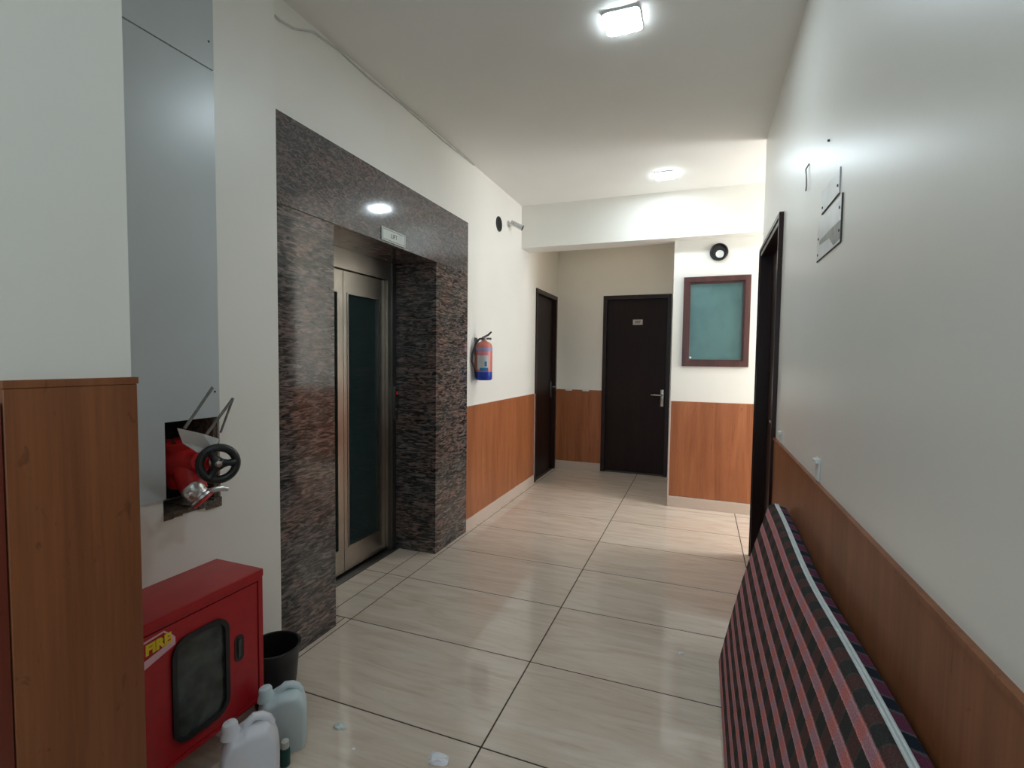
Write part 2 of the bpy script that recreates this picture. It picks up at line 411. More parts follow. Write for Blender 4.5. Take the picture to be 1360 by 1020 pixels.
bm = bmesh.new(); slab(bm, 'x', XN, XP, YREAR, .74, -.01, H)
bm.free(); bm = bmesh.new(); bx(bm, XN, XP, YREAR, .742, -.01, H)
wp = struct(finish('wall_pillar', bm, 'wall'), 'nearest cream pillar at the left edge with brown laminate below')

# wainscot of laminate sheets
def sheet(parent, m, x0, x1, y0, y1, z0, z1): return box('laminate_sheet', m, parent, x0, x1, y0, y1, z0, z1, .0015, 1, smooth=False)
sheet(wl, 'wood', XW, XW+.008, 3.502, 5.205, ZS, ZW)
sheet(wb, 'wood', XW, -1.133, YK-.008, YK, ZS, 1.0)
sheet(wc, 'wood', XC+.008, XE, YC-.008, YC, ZS+.01, ZW+.003)
box('edge_strip', 'skirt', wc, XC-.006, XC+.008, YC-.010, YC+.02, 0, ZW+.003)
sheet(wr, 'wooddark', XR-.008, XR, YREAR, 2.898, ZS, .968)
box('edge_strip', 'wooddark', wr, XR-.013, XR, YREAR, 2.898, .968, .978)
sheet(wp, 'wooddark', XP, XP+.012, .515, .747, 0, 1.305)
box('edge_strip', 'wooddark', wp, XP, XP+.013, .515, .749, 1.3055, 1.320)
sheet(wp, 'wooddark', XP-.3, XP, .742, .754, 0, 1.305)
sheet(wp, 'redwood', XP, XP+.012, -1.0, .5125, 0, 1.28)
box('edge_strip', 'white', wl, XW, XW+.010, 5.205, 5.214, ZS, ZW)
struct(box('baseboard_left', 'skirt', None, XW, XW+.010, 3.502, 5.214, 0, ZS, .002, 1, False), 'pale stone skirting under the left laminate')
struct(box('baseboard_back', 'skirt', None, XW, -1.137, YK-.010, YK, 0, ZS, .002, 1, False), 'pale skirting in the alcove')
struct(box('baseboard_column', 'skirt', None, XC-.004, XE, YC-.012, YC, 0, ZS+.005, .002, 1, False), 'tan skirting under the window wall')
struct(box('baseboard_right', 'skirt', None, XR-.010, XR, YREAR, 2.898, 0, ZS, .002, 1, False), 'skirting of the right wall')

# ------------------------------------------------------------------ doors
def lever(parent, base, out, along, m='chrome', h=.2):
    """lever handle: plate on the leaf, spindle outwards, lever along"""
    base, out, along = Vector(base), Vector(out), Vector(along)
    bm = bmesh.new(); s = out.cross(Vector((0, 0, 1)))
    c = base+out*.004; e = Vector((abs(s.x)*.02+abs(out.x)*.004, abs(s.y)*.02+abs(out.y)*.004, h/2))
    bx(bm, c.x-e.x, c.x+e.x, c.y-e.y, c.y+e.y, c.z-e.z, c.z+e.z, .003, 2)
    p = base+Vector((0, 0, h*.18))
    tube(bm, [p, p+out*.048, p+out*.055+along*.012, p+out*.055+along*.07, p+out*.052+along*.125], [.010, .009, .010, .009, .007], 10)
    return finish('door_handle', bm, m, parent, True)
# alcove door 307 in the back wall
d = struct(thing('door_1', None, None, (-.74, YK, 0)), 'dark brown flush door numbered 307 at the end of the alcove')
bm = bmesh.new(); slab(bm, 'y', YK-.018, YK+.12, -1.137, -.343, 0, 2.152, [(-1.092, -.388, -.01, 2.105)]); finish('door_frame', bm, 'doorframe', d)
leaf = box('door_leaf', 'doorwood', d, -1.09, -.39, YK+.03, YK+.07, .012, 2.103, .003, 1, False)
lever(d, (-.425, YK+.03, .93), (0, -1, 0), (-1, 0, 0))
box('number_plate', 'tag', d, -.785, -.672, YK+.022, YK+.03, 1.80, 1.862, .002, 1, False)
text('door_number', '307', .045, 'ink', d, (-.728, YK+.0215, 1.831), (1, 0, 0), (0, 0, 1), bold=.001)
# left alcove door
d = struct(thing('door_2', None, None, (XW, 5.63, 0)), 'dark brown door seen edge-on in the left alcove wall')
bm = bmesh.new(); slab(bm, 'x', XW-.13, XW+.014, 5.216, 6.048, 0, 2.152, [(5.262, 6.002, -.01, 2.105)]); finish('door_frame', bm, 'doorframe', d)
box('door_leaf', 'doorwood', d, XW-.07, XW-.03, 5.264, 6.0, .012, 2.103, .003, 1, False)
lever(d, (XW-.03, 5.95, 1.0), (1, 0, 0), (0, -1, 0), 'steeldark')
# right door
d = struct(thing('door_3', None, None, (XR, 3.37, 0)), 'dark brown door seen edge-on in the right wall')
bm = bmesh.new(); slab(bm, 'x', XR-.016, XR+.13, 2.900, 3.852, 0, 2.140, [(2.952, 3.80, -.01, 2.088)]); finish('door_frame', bm, 'doorframe', d)
bm = bmesh.new(); slab(bm, 'x', XR-.022, XR-.016, 2.900, 3.852, 0, 2.140, [(2.922, 3.83, -.01, 2.118)]); finish('frame_bead', bm, 'doorframe', d)
box('door_leaf', 'doorwood', d, XR+.055, XR+.095, 2.953, 3.799, .012, 2.087, .003, 1, False)
lever(d, (XR+.055, 3.03, 1.0), (-1, 0, 0), (0, 1, 0), 'steeldark')

# ------------------------------------------------------------------ window in the projecting wall
wd = struct(thing('window_1', None, None, (.107, YC, 1.73)), 'mahogany-framed window of frosted teal glass in the far wall')
bm = bmesh.new(); slab(bm, 'y', YC-.022, YC+.07, -.172, .388, 1.325, 2.138, [(-.128, .343, 1.372, 2.092)]); finish('window_frame', bm, 'frame', wd)
bm = bmesh.new(); slab(bm, 'y', YC-.004, YC+.03, -.128, .343, 1.372, 2.092, [(-.112, .327, 1.388, 2.076)]); finish('window_bead', bm, 'frame', wd)
box('window_pane', 'frost', wd, -.113, .328, YC+.012, YC+.018, 1.387, 2.077)
lathe_obj('catch', 'white', wd, [(0, .010), (.008, .010), (.011, .006)], (-.100, YC+.012, 1.405), (0, -1, 0), 12)
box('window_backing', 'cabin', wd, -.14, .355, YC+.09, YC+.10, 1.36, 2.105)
wd = struct(thing('window_2', None, None, (XE, 4.37, 1.75)), 'window at the end of the side passage')
bm = bmesh.new(); slab(bm, 'x', XE-.01, XE+.1, 3.93, 4.82, .98, 2.52, [(3.98, 4.77, 1.03, 2.47)]); finish('window_frame', bm, 'frame', wd)
wd = struct(thing('window_3', None, None, (-.45, YREAR, 1.6)), 'window behind the viewer')
bm = bmesh.new(); slab(bm, 'y', YREAR-.1, YREAR+.01, -1.12, .22, .93, 2.27, [(-1.06, .16, .99, 2.21)]); finish('window_frame', bm, 'frame', wd)

# ------------------------------------------------------------------ granite lift surround
g = thing('trim_2', None, None, (XG, 2.5, 0)); struct(g, 'polished dark pinkish-brown granite surround of the lift')
def gran(m, x0, x1, y0, y1, z0, z1): return box('granite_slab', m, g, x0, x1, y0, y1, z0, z1, .0015, 1, False)
gran('glint', XG-.02, XG, 1.605, 3.5, 2.0245, 2.413)
gran('gjamb', XG-.02, XG, 1.605, 2.0, 0, 2.0225)
gran('gjamb', XG-.02, XG, 3.012, 3.5, 0, 2.0225)
gran('gjamb', -2.045, XG-.0205, 3.012, 3.03, 0, 2.0225)
gran('gjamb', -2.045, XG-.0205, 1.982, 2.0, 0, 2.0225)
gran('gjamb', -2.045, XG-.0205, 1.982, 3.03, 2.0230, 2.042)

# ------------------------------------------------------------------ lift
L = thing('elevator_doors', 'brushed steel lift doors with tall dark glass panels inside the granite surround', 'elevator', (-2.06, 2.5, 0))
bm = bmesh.new(); slab(bm, 'x', -2.10, -2.035, 2.0, 3.012, 0, 2.0225, [(2.085, 2.925, -.01, 1.905)]); fr = finish('door_frame', bm, 'steel', L)
box('frame_cover', 'steeldark', L, -2.034, -2.026, 2.965, 3.010, 0, 2.02)
def lift_panel(y0, y1, g0, g1):
    bm = bmesh.new(); slab(bm, 'x', -2.085, -2.06, y0, y1, .022, 1.90, [(g0, g1, .175, 1.762)]); p = finish('door_panel', bm, 'steel', L)
    box('glass_pane', 'doorglass', p, -2.075, -2.070, g0-.005, g1+.005, .17, 1.767)
    bm = bmesh.new(); slab(bm, 'x', -2.060, -2.056, g0-.008, g1+.008, .167, 1.770, [(g0, g1, .175, 1.762)]); finish('glass_bead', bm, 'steel', p)
lift_panel(2.09, 2.493, 2.15, 2.438)
lift_panel(2.497, 2.922, 2.537, 2.850)
sl = box('sill', 'steeldark', L, -2.10, -2.0, 2.0, 3.012, -.004, .006)
for k in range(3): box('sill_groove', 'black', sl, -2.055+.016*k, -2.049+.016*k, 2.01, 3.0, .006, .0065)
lc = thing('elevator_cabin', 'dim interior of the lift car seen through the glass of its doors', 'elevator', (-2.7, 2.5, 0))
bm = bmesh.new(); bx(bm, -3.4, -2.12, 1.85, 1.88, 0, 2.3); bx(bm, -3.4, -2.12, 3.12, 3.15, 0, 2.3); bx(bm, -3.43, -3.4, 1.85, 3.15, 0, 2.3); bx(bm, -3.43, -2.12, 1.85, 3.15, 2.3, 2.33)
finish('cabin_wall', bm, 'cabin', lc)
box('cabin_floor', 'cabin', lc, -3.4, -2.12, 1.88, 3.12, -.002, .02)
tube_obj('handrail', 'steel', lc, [(-3.36, 1.95, .9), (-3.36, 3.05, .9)], .016)
box('reflection_tray', 'steel', lc, -2.62, -2.2, 2.86, 3.1, .02, .05, .004)  # pale tray added in place of a tray-like reflection in the door glass

cp = thing('call_panel', 'small steel lift call panel with red display on the right side of the doors', 'call panel', (-2.026, 2.99, 1.05))
box('panel_body', 'steeldark', cp, -2.026, -2.006, 2.968, 3.006, .93, 1.17, .003)
box('display', 'black', cp, -2.006, -2.0045, 2.974, 3.0, 1.10, 1.15)
text('display_digit', '3', .032, 'ledred', cp, (-2.004, 2.987, 1.122), (0, 1, 0), (0, 0, 1))
lathe_obj('button', 'chrome', cp, [(0, .010), (.003, .010), (.004, .008)], (-2.006, 2.987, 1.045), (1, 0, 0), 16)
lathe_obj('button', 'chrome', cp, [(0, .010), (.003, .010), (.004, .008)], (-2.006, 2.987, 1.005), (1, 0, 0), 16)

sg = thing('lift_sign', 'small white LIFT sign on the granite above the lift opening', 'sign', (XG, 2.503, 2.04))
box('sign_plate', 'signw', sg, XG, XG+.006, 2.385, 2.624, 2.036, 2.110, .001, 1, False)
bm = bmesh.new(); slab(bm, 'x', XG+.006, XG+.0066, 2.393, 2.616, 2.043, 2.103, [(2.396, 2.613, 2.046, 2.100)]); finish('border_line', bm, 'ink', sg)
text('lettering', 'LIFT', .036, 'ink', sg, (XG+.0063, 2.505, 2.073), (0, 1, 0), (0, 0, 1))

# ------------------------------------------------------------------ ceiling lamps
def lamp(x, y, label, m='led'):
    t = thing('ceiling_light', label, 'ceiling light', (x, y, H), 'square ceiling lights along the corridor')
    bm = bmesh.new(); prism(bm, rrect(x-.080, x+.080, y-.080, y+.080, .02), 'z', H-.012, H); finish('lamp_body', bm, 'white', t)
    bm = bmesh.new(); prism(bm, rrect(x-.079, x+.079, y-.079, y+.079, .022), 'z', H-.0145, H-.0122); finish('diffuser', bm, m, t)
lamp(-.372, 2.315, 'lit square ceiling light nearer the viewer, over the lift front')
lamp(-.318, 4.30, 'lit square ceiling light farther away, close to the beam')
lamp(-.40, -.1, 'added unseen square fill light above the viewer, outside the picture', 'leddim')  # unseen lamp, added to light the near end of the corridor
lamp(-1.0, 5.22, 'added dim warm fill light in the alcove, unseen behind the beam', 'ledwarm')  # no lamp known here; added to brighten and warm the alcove walls

# ------------------------------------------------------------------ grey service panels, opening and hydrant valve
sp = thing('service_panel', 'tall grey painted service panel on the near left wall, cut out around the valve', 'panel', (XN, 1.03, 0.89))
bm = bmesh.new(); slab(bm, 'x', XN, XN+.008, .745, 1.318, .892, 2.374, [(1.117, 1.5, .5, 1.148)]); finish('lower_sheet', bm, 'panel', sp)
box('upper_sheet', 'panel', sp, XN, XN+.008, .745, 1.318, 2.380, 2.885)
for yy, zz in ((1.30, 2.47), (1.30, 1.24)): lathe_obj('screw', 'ink', sp, [(0, .004), (.0015, .004)], (XN+.008, yy, zz), (1, 0, 0), 8)
op = thing('wall_recess', 'rough dark hole broken in the wall around the red valve', 'recess', (XN, 1.22, .83))
bm = bmesh.new(); bx(bm, XN-.22, XN-.2, 1.05, 1.4, .78, 1.2); finish('hollow_back', bm, 'hollow', op)
bm = bmesh.new()
for side in range(2):
    for k in range(7):
        y = 1.112+.03*k; h = random.uniform(.008, .022)
        if side == 0: bx(bm, XN-.12, XN+.002+random.uniform(0, .006), y, y+.032, .826-random.uniform(0, .012), .832+h)
        else: bx(bm, XN-.16, XN-.02, y, y+.032, .832, .838)
finish('broken_edge', bm, 'mortar', op)
box('brick_side', 'mortar', op, XN-.18, XN-.01, 1.304, 1.322, .835, 1.15)

V = thing('hydrant_valve', 'red hydrant landing valve with black handwheel sticking out of the wall hole', 'valve', (-1.60, 1.15, 1.0))
bm = bmesh.new()
lathe(bm, [(-.075, .052), (-.06, .058), (-.03, .066), (.0, .072), (.03, .068), (.055, .054), (.075, .040), (.10, .034)], (-1.695, 1.222, .995), (.93, -.15, .12), 28)
lathe(bm, [(-.085, .050), (-.07, .056), (-.055, .054), (0, .052), (.05, .050), (.062, .057), (.078, .057)], (-1.70, 1.215, .995), (.05, -.1, .98), 28)
lathe(bm, [(0, .050), (.05, .044), (.085, .040)], (-1.665, 1.205, .975), (.50, -.10, -.82), 24)
finish('valve_body', bm, 'valve', V, True)
for k in range(6):
    a = k*math.pi/3; c = Vector((-1.70, 1.208, 1.073))
    lathe_obj('bolt', 'black', V, [(0, .006), (.010, .006), (.012, .004)], c+Vector((math.cos(a)*.046, math.sin(a)*.046, -.004)), (.05, -.1, .98), 8)
wc_, wa = Vector((-1.50, 1.192, 1.010)), Vector((.80, -.52, .10)).normalized()
lathe_obj('spindle', 'steel', V, [(-.13, .022), (-.06, .022), (-.058, .013), (.012, .011)], wc_, wa, 16)
a1 = wa.orthogonal().normalized(); a2 = wa.cross(a1)
up_ = (Vector((0, 0, 1))-wa*wa.z).normalized(); sd_ = wa.cross(up_)
bm = bmesh.new()
tube(bm, [wc_+(up_*math.cos(t*math.pi/20)+sd_*math.sin(t*math.pi/20))*.0535 for t in range(40)], .0135, 12, closed=True)
lathe(bm, [(-.008, .018), (-.004, .021), (.008, .021), (.011, .017)], wc_, wa, 20)
for ang in (90, 210, 330):
    a = math.radians(ang+60); dv = up_*math.cos(a)+sd_*math.sin(a); pv = wa.cross(dv)
    tube(bm, [wc_+dv*.010, wc_+dv*.03, wc_+dv*.052], [.017, .011, .017], 10)
hw = finish('handwheel', bm, 'wheel', V, True)
lathe_obj('hub_nut', 'steel', V, [(.011, .011), (.020, .011), (.022, .008)], wc_, wa, 6)
co = Vector((-1.620, 1.182, .918)); ca = Vector((.50, .36, -.70)).normalized()
lathe_obj('outlet_coupling', 'alu', V, [(-.01, .030), (.0, .036), (.024, .036), (.028, .033), (.040, .033), (.044, .037), (.052, .037), (.054, .030)], co, ca, 28)
lathe_obj('coupling_gasket', 'valve', V, [(.0545, .037), (.062, .038), (.064, .033), (.0645, .012)], co, ca, 28)
tube_obj('release_pin', 'alu', V, [co+ca*.03+Vector((.03, .02, .01)), co+ca*.03+Vector((.045, .055, .012)), co+ca*.035+Vector((.047, .075, .008))], [.009, .010, .008], 10)
tube_obj('release_pin', 'alu', V, [co+ca*.02+Vector((.02, -.03, .005)), co+ca*.02+Vector((.028, -.05, .004))], [.008, .008], 10)
# white sheet bracket over the valve
bm = bmesh.new()
pts = [(-1.56, 1.098, 1.138), (-1.535, 1.165, 1.112), (-1.535, 1.225, 1.086), (-1.545, 1.215, 1.045), (-1.56, 1.165, 1.048), (-1.575, 1.125, 1.085)]
A = [bm.verts.new(p) for p in pts]; B = [bm.verts.new(Vector(p)+Vector((-.006, .004, -.003))) for p in pts]
bm.faces.new(A); bm.faces.new(B[::-1])
for k in range(6): bm.faces.new((A[k], A[(k+1) % 6], B[(k+1) % 6], B[k]))
tag(finish('sheet_bracket', bm, 'white'), 'pale triangular sheet-metal flap above the red valve', 'bracket')
sb = thing('support_rods', 'thin zinc rods poking out of the wall hole above the valve', 'rods', (-1.6, 1.25, 1.13))
tube_obj('rod', 'rod', sb, [(-1.62, 1.165, 1.125), (-1.57, 1.232, 1.262)], .005, 8)
tube_obj('rod', 'rod', sb, [(-1.66, 1.245, 1.055), (-1.575, 1.315, 1.218)], .005, 8)
tube_obj('rod', 'rod', sb, [(-1.575, 1.315, 1.218), (-1.64, 1.315, 1.09)], .004, 8)

# ------------------------------------------------------------------ red hose cabinet
C = thing('fire_hose_cabinet', 'red metal fire hose cabinet with dark rounded window low on the left wall', 'cabinet', (-1.54, 1.07, .15))
cx0, cx1, cy0, cy1, cz0, cz1 = XN, -1.43, .84, 1.300, .150, .622
box('cabinet_body', 'red', C, cx0, cx1-.014, cy0, cy1, cz0, cz1-.028, .003, 1, False)
bm = bmesh.new(); bx(bm, cx0, cx1+.002, cy0-.002, cy1+.002, cz1-.026, cz1, .003, 2); finish('cabinet_lid', bm, 'redtop', C, True)
box('lid_lip', 'red', C, cx1+.0021, cx1+.0035, cy0, cy1, cz1-.025, cz1-.002)
bm = bmesh.new(); slab(bm, 'x', cx1-.014, cx1, cy0, cy1, cz0, cz1-.027, [(cy0+.012, cy1-.018, cz0+.012, cz1-.037)]); finish('front_flange', bm, 'red', C)
wy0, wy1, wz0, wz1 = .980, 1.158, .205, .520
out = rrect(wy0-.0, wy1, wz0, wz1, .045); n_ = len(out)
bm = bmesh.new()
dy0, dy1, dz0, dz1 = cy0+.014, cy1-.021, cz0+.014, cz1-.042
# door sheet with rounded hole: bridge rectangle perimeter to the hole
rect = []
for (y, z) in out:
    cyw, czw = (wy0+wy1)/2, (wz0+wz1)/2; ddy, ddz = y-cyw, z-czw
    ty = ((dy1-cyw) if ddy > 0 else (dy0-cyw))/ddy if abs(ddy) > 1e-6 else 1e9
    tz = ((dz1-czw) if ddz > 0 else (dz0-czw))/ddz if abs(ddz) > 1e-6 else 1e9
    rect.append((y, z, min(ty, tz)))
outer = [((wy0+wy1)/2+(y-(wy0+wy1)/2)*t, (wz0+wz1)/2+(z-(wz0+wz1)/2)*t) for y, z, t in rect]
# snap the nearest points to the four corners
for c in ((dy0, dz0), (dy1, dz0), (dy0, dz1), (dy1, dz1)):
    k = min(range(n_), key=lambda i: (outer[i][0]-c[0])**2+(outer[i][1]-c[1])**2); outer[k] = c
ring_prism(bm, outer, out, 'x', cx1-.010, cx1-.003)
dr = finish('cabinet_door', bm, 'red', C)
bm = bmesh.new(); ring_prism(bm, rrect(wy0-.006, wy1+.006, wz0-.006, wz1+.006, .052), rrect(wy0+.009, wy1-.009, wz0+.009, wz1-.009, .037), 'x', cx1-.004, cx1+.004)
finish('window_gasket', bm, 'black', dr)
bm = bmesh.new(); prism(bm, rrect(wy0+.004, wy1-.004, wz0+.004, wz1-.004, .04), 'x', cx1-.008, cx1-.005); finish('window_pane', bm, 'boxglass', dr)
bm = bmesh.new(); prism(bm, rrect(1.186, 1.222, .34, .43, .016), 'x', cx1-.003, cx1-.0015); finish('handle_recess', bm, 'black', dr)
box('latch', 'ink', dr, cx1-.0015, cx1+.002, 1.198, 1.210, .355, .415, .002)
lathe_obj('rivet', 'ink', dr, [(0, .004), (.001, .004)], (cx1-.003, .899, .345), (1, 0, 0), 10)
st = [(.872, .583-.030), (.957, .556), (.968, .548-.004), (.985, .500+.020), (.968, .505), (.872, .488)]
bm = bmesh.new(); prism(bm, [(.893, .560), (.955, .568), (.975, .548), (.975, .526), (.893, .498)], 'x', cx1-.003, cx1-.0022); fs_ = finish('fire_sticker', bm, 'red', dr)
bm = bmesh.new(); prism(bm, [(.893, .510), (.985, .534), (.985, .522), (.893, .490)], 'x', cx1-.0022, cx1-.0018); finish('sticker_strip', bm, 'pinkw', dr)
bm = bmesh.new(); prism(bm, [(.889, .566), (.957, .573), (.980, .550), (.989, .538), (.989, .516), (.889, .484)], 'x', cx1-.003, cx1-.0026); finish('sticker_edge', bm, 'pinkw', dr)
text('lettering', 'FIRE', .040, 'yellow', dr, (cx1-.0016, .9395, .541), (0, 1, .07), (0, 0, 1), bold=.0022)
for yy in (.87, 1.27):
    bm = bmesh.new(); bx(bm, cx0, cx0+.03, yy-.02, yy+.02, 0, cz0); finish('bracket_leg', bm, 'red', C)

# ------------------------------------------------------------------ bin, jugs, tube, litter
B = thing('waste_bin', 'small black plastic bin beside the red cabinet at the granite corner', 'bin', (-1.545, 1.455, 0))
bc = (-1.545, 1.455, 0)
bm = bmesh.new(); prof = [(0, .062), (.004, .070), (.10, .083), (.18, .090), (.222, .094), (.226, .097), (.234, .097), (.235, .091), (.216, .088), (.10, .077), (.012, .064)]
lathe(bm, prof, bc, (0, 0, 1), 32); finish('bin_body', bm, 'binp', B, True)
tube_obj('rim', 'binp', B, [(bc[0]+.096*math.cos(t*math.pi/18), bc[1]+.096*math.sin(t*math.pi/18), .233) for t in range(36)], .005, 8, True)

def jerrycan(name, loc, face, w_, h_, t_, m, label):
    """upright can: face = unit vector its broad side looks along; silhouette with neck at one shoulder and a handle hump"""
    T = thing('plastic_jug', label, 'jug', loc, 'milky plastic jugs by the cabinet')
    f = Vector((*face, 0)).normalized(); r = Vector((0, 0, 1)).cross(f)   # r: to the right when one looks at the face
    def W(u, v, d): return Vector(loc)+r*u+Vector((0, 0, v))+f*d
    sil = [(-.46, .03), (-.42, 0), (.42, 0), (.47, .03), (.49, .35), (.49, .62), (.44, .76), (.33, .87), (.28, .90), (-.04, .90), (-.12, .87), (-.22, .84), (-.34, .83), (-.44, .72), (-.49, .55), (-.49, .3)]
    for _ in range(2):
        sil = [q for (a, b2) in zip(sil, sil[1:]+sil[:1]) for q in ((.75*a[0]+.25*b2[0], .75*a[1]+.25*b2[1]), (.25*a[0]+.75*b2[0], .25*a[1]+.75*b2[1]))]
    bm = bmesh.new(); rings = []; e = .24
    for k in range(13):
        th_ = math.pi*(k/12-.5); c_ = abs(math.cos(th_))**.75; s_ = math.copysign(abs(math.sin(th_))**.75, th_)
        f_ = (1-e)+e*c_
        rings.append([bm.verts.new(W(u*w_*f_, max(v*h_*f_+.45*h_*(1-f_)-.45*h_*(1-f_)*(v < .2), 0), s_*t_/2)) for u, v in sil])
    n = len(sil)
    for A, Bv in zip(rings, rings[1:]):
        for k in range(n): bm.faces.new((A[k], A[(k+1) % n], Bv[(k+1) % n], Bv[k]))
    for ring in (rings[0], rings[-1]):
        c = bm.verts.new(sum((v.co for v in ring), Vector())/n)
        for k in range(n): bm.faces.new((ring[k], ring[(k+1) % n], c))
    finish('jug_body', bm, m, T, True)
    p = W(-.30*w_, .82*h_, 0)
    lathe_obj('cap', m, T, [(0, .030), (.014, .025), (.022, .022), (.034, .022), (.041, .019), (.044, .012)], p, Vector((0, 0, 1))-r*.10, 24)
    tube_obj('handle', m, T, [W(-.05*w_, .80*h_, 0), W(-.03*w_, .91*h_, 0), W(.07*w_, .965*h_, 0), W(.20*w_, .95*h_, 0), W(.30*w_, .90*h_, 0), W(.36*w_, .82*h_, 0)], [.012, .013, .013, .013, .013, .012], 12)
    return T
jerrycan('a', (-1.275, 1.105, 0), (.76, -.64), .168, .262, .10, 'jug', 'milky white plastic jug with a lilac tint, in front at the picture bottom')
jerrycan('b', (-1.345, 1.300, 0), (.72, -.69), .165, .222, .105, 'jugcool', 'milky bluish plastic jug standing behind the lilac one, touching the bin side')
tb = thing('green_bottle', 'small dark green bottle with a grey cap between the jug and open floor', 'bottle', (-1.268, 1.235, 0))
lathe_obj('bottle_body', 'green', tb, [(0, .013), (.003, .016), (.055, .016), (.062, .012)], (-1.268, 1.235, 0), (0, 0, 1), 20)
lathe_obj('cap', 'label', tb, [(.0621, .013), (.084, .013), (.087, .009)], (-1.268, 1.235, 0), (0, 0, 1), 20)

def crumple(name, x, y, s, m, label, seed):
    rnd = random.Random(seed); bm = bmesh.new(); bmesh.ops.create_icosphere(bm, subdivisions=2, radius=1)
    for v in bm.verts:
        k = rnd.uniform(.55, 1.15); v.co = Vector((v.co.x*s*k, v.co.y*s*.7*k, max(v.co.z, -.25)*s*.38*k))
    mz = min(v.co.z for v in bm.verts)
    for v in bm.verts: v.co += Vector((x, y, -mz))
    o = finish(name, bm, m); tag(o, label, 'litter'); return o
crumple('crumpled_wrapper', -1.213, 1.441, .026, 'signw', 'crumpled clear-white wrapper on the tile right of the jugs', 3)
crumple('paper_scrap', -.80, 1.440, .040, 'paper', 'torn white paper scrap at the bottom edge of the picture', 5)
crumple('paper_scrap', -.049, 2.409, .014, 'paper', 'tiny white paper scrap on the tiles left of the plaid mattress', 8)
crumple('paper_scrap', -1.10, 1.375, .008, 'paper', 'tiniest white speck of paper between the wrapper and the torn scrap', 9)

# ------------------------------------------------------------------ fire extinguisher
ex, ey, ez = XW+.078, 3.665, 1.200
E = thing('fire_extinguisher', 'red fire extinguisher with blue base hanging on the wall right of the lift', 'extinguisher', (ex, ey, ez))
lathe_obj('cylinder', 'exred', E, [(.068, .0665), (.075, .067), (.262, .067), (.285, .062), (.302, .045), (.312, .024), (.318, .020)], (ex, ey, ez), (0, 0, 1), 36)
lathe_obj('blue_base', 'exblue', E, [(0, .056), (.006, .064), (.014, .0675), (.067, .0675)], (ex, ey, ez), (0, 0, 1), 36)
def band(name, m, z0, z1, a0, a1, r=.0678):
    bm = bmesh.new(); n = 14; rows_ = []
    for z in (z0, z1):
        rows_.append([bm.verts.new((ex+r*math.cos(math.radians(a0+(a1-a0)*k/n)), ey+r*math.sin(math.radians(a0+(a1-a0)*k/n)), ez+z)) for k in range(n+1)])
    for k in range(n): bm.faces.new((rows_[0][k], rows_[0][k+1], rows_[1][k+1], rows_[1][k]))
    return finish(name, bm, m, E, True)
band('top_band', 'lviolet', .235, .262, -170, 60)
band('label_sheet', 'label', .085, .200, -118, -34)
band('label_heading', 'lpink', .203, .232, -110, -30)
band('label_box', 'lblue', .075, .100, -95, -36, .0682)
band('label_box', 'lblue', .112, .150, -62, -46, .0682)
lathe_obj('valve_head', 'steeldark', E, [(0, .020), (.012, .022), (.030, .018), (.034, .010)], (ex, ey, ez+.316), (0, 0, 1), 16)
bm = bmesh.new(); tube(bm, [(ex, ey-.01, ez+.345), (ex+.03, ey+.012, ez+.362), (ex+.055, ey+.02, ez+.388)], [.007, .009, .007], 8)
tube(bm, [(ex, ey, ez+.332), (ex+.03, ey+.02, ez+.334), (ex+.05, ey+.03, ez+.332)], [.007, .008, .009], 8); finish('squeeze_lever', bm, 'steeldark', E, True)
tube_obj('hose', 'black', E, [(ex, ey-.015, ez+.335), (ex-.02, ey-.045, ez+.33), (ex-.045, ey-.07, ez+.28), (ex-.060, ey-.088, ez+.21), (ex-.062, ey-.092, ez+.15), (ex-.052, ey-.075, ez+.10), (ex-.045, ey-.065, ez+.05), (ex-.044, ey-.062, ez+.02)], .0075, 10)
bm = bmesh.new(); bx(bm, XW, XW+.012, ey-.015, ey+.015, ez+.20, ez+.34); bx(bm, XW, ex, ey-.006, ey+.006, ez+.322, ez+.330); finish('wall_bracket', bm, 'steeldark', E)

# ------------------------------------------------------------------ wall sleeves, spot camera
sl1 = thing('pipe_sleeve', 'round black pipe hole high on the left wall beyond the granite', 'pipe hole', (XW, 4.135, 2.566))
lathe_obj('sleeve_rim', 'black', sl1, [(0, .066), (.006, .066), (.007, .056), (.001, .054)], (XW, 4.135, 2.566), (1, 0, 0), 32)
lathe_obj('hole', 'hollow', sl1, [(0, .055), (.002, .055)], (XW, 4.135, 2.566), (1, 0, 0), 32)  # flat black disc, painted to give the dark depth of the hole
sl2 = thing('pipe_sleeve', 'round black pipe hole with a white pipe end above the teal window', 'pipe hole', (.118, YC, 2.352))
bm = bmesh.new(); lathe(bm, [(0, .078), (.022, .076), (.024, .066), (.003, .060)], (.118, YC, 2.352), (0, -1, 0), 36); finish('sleeve_rim', bm, 'black', sl2, True)
lathe_obj('pipe_end', 'white', sl2, [(.002, .034), (.020, .034), (.022, .029), (.015, .028)], (.124, YC, 2.332), (0, -1, 0), 24)
cm = thing('spot_camera', 'small metal bullet camera with black tip on the left wall near the beam', 'camera', (XW, 4.36, 2.625))
lathe_obj('wall_mount', 'alu', cm, [(0, .030), (.012, .028), (.014, .012), (.05, .010)], (XW, 4.36, 2.622), (1, 0, .0), 20)
lathe_obj('camera_body', 'alu', cm, [(-.045, .016), (-.043, .024), (.07, .025), (.071, .021)], (XW+.06, 4.385, 2.620), (.80, .45, -.38), 20)
lathe_obj('lens', 'black', cm, [(.0711, .025), (.080, .025), (.082, .018)], (XW+.06, 4.385, 2.620), (.80, .45, -.38), 20)
tube_obj('joint', 'steeldark', cm, [(XW+.045, 4.36, 2.622), (XW+.058, 4.38, 2.628)], .014, 10)

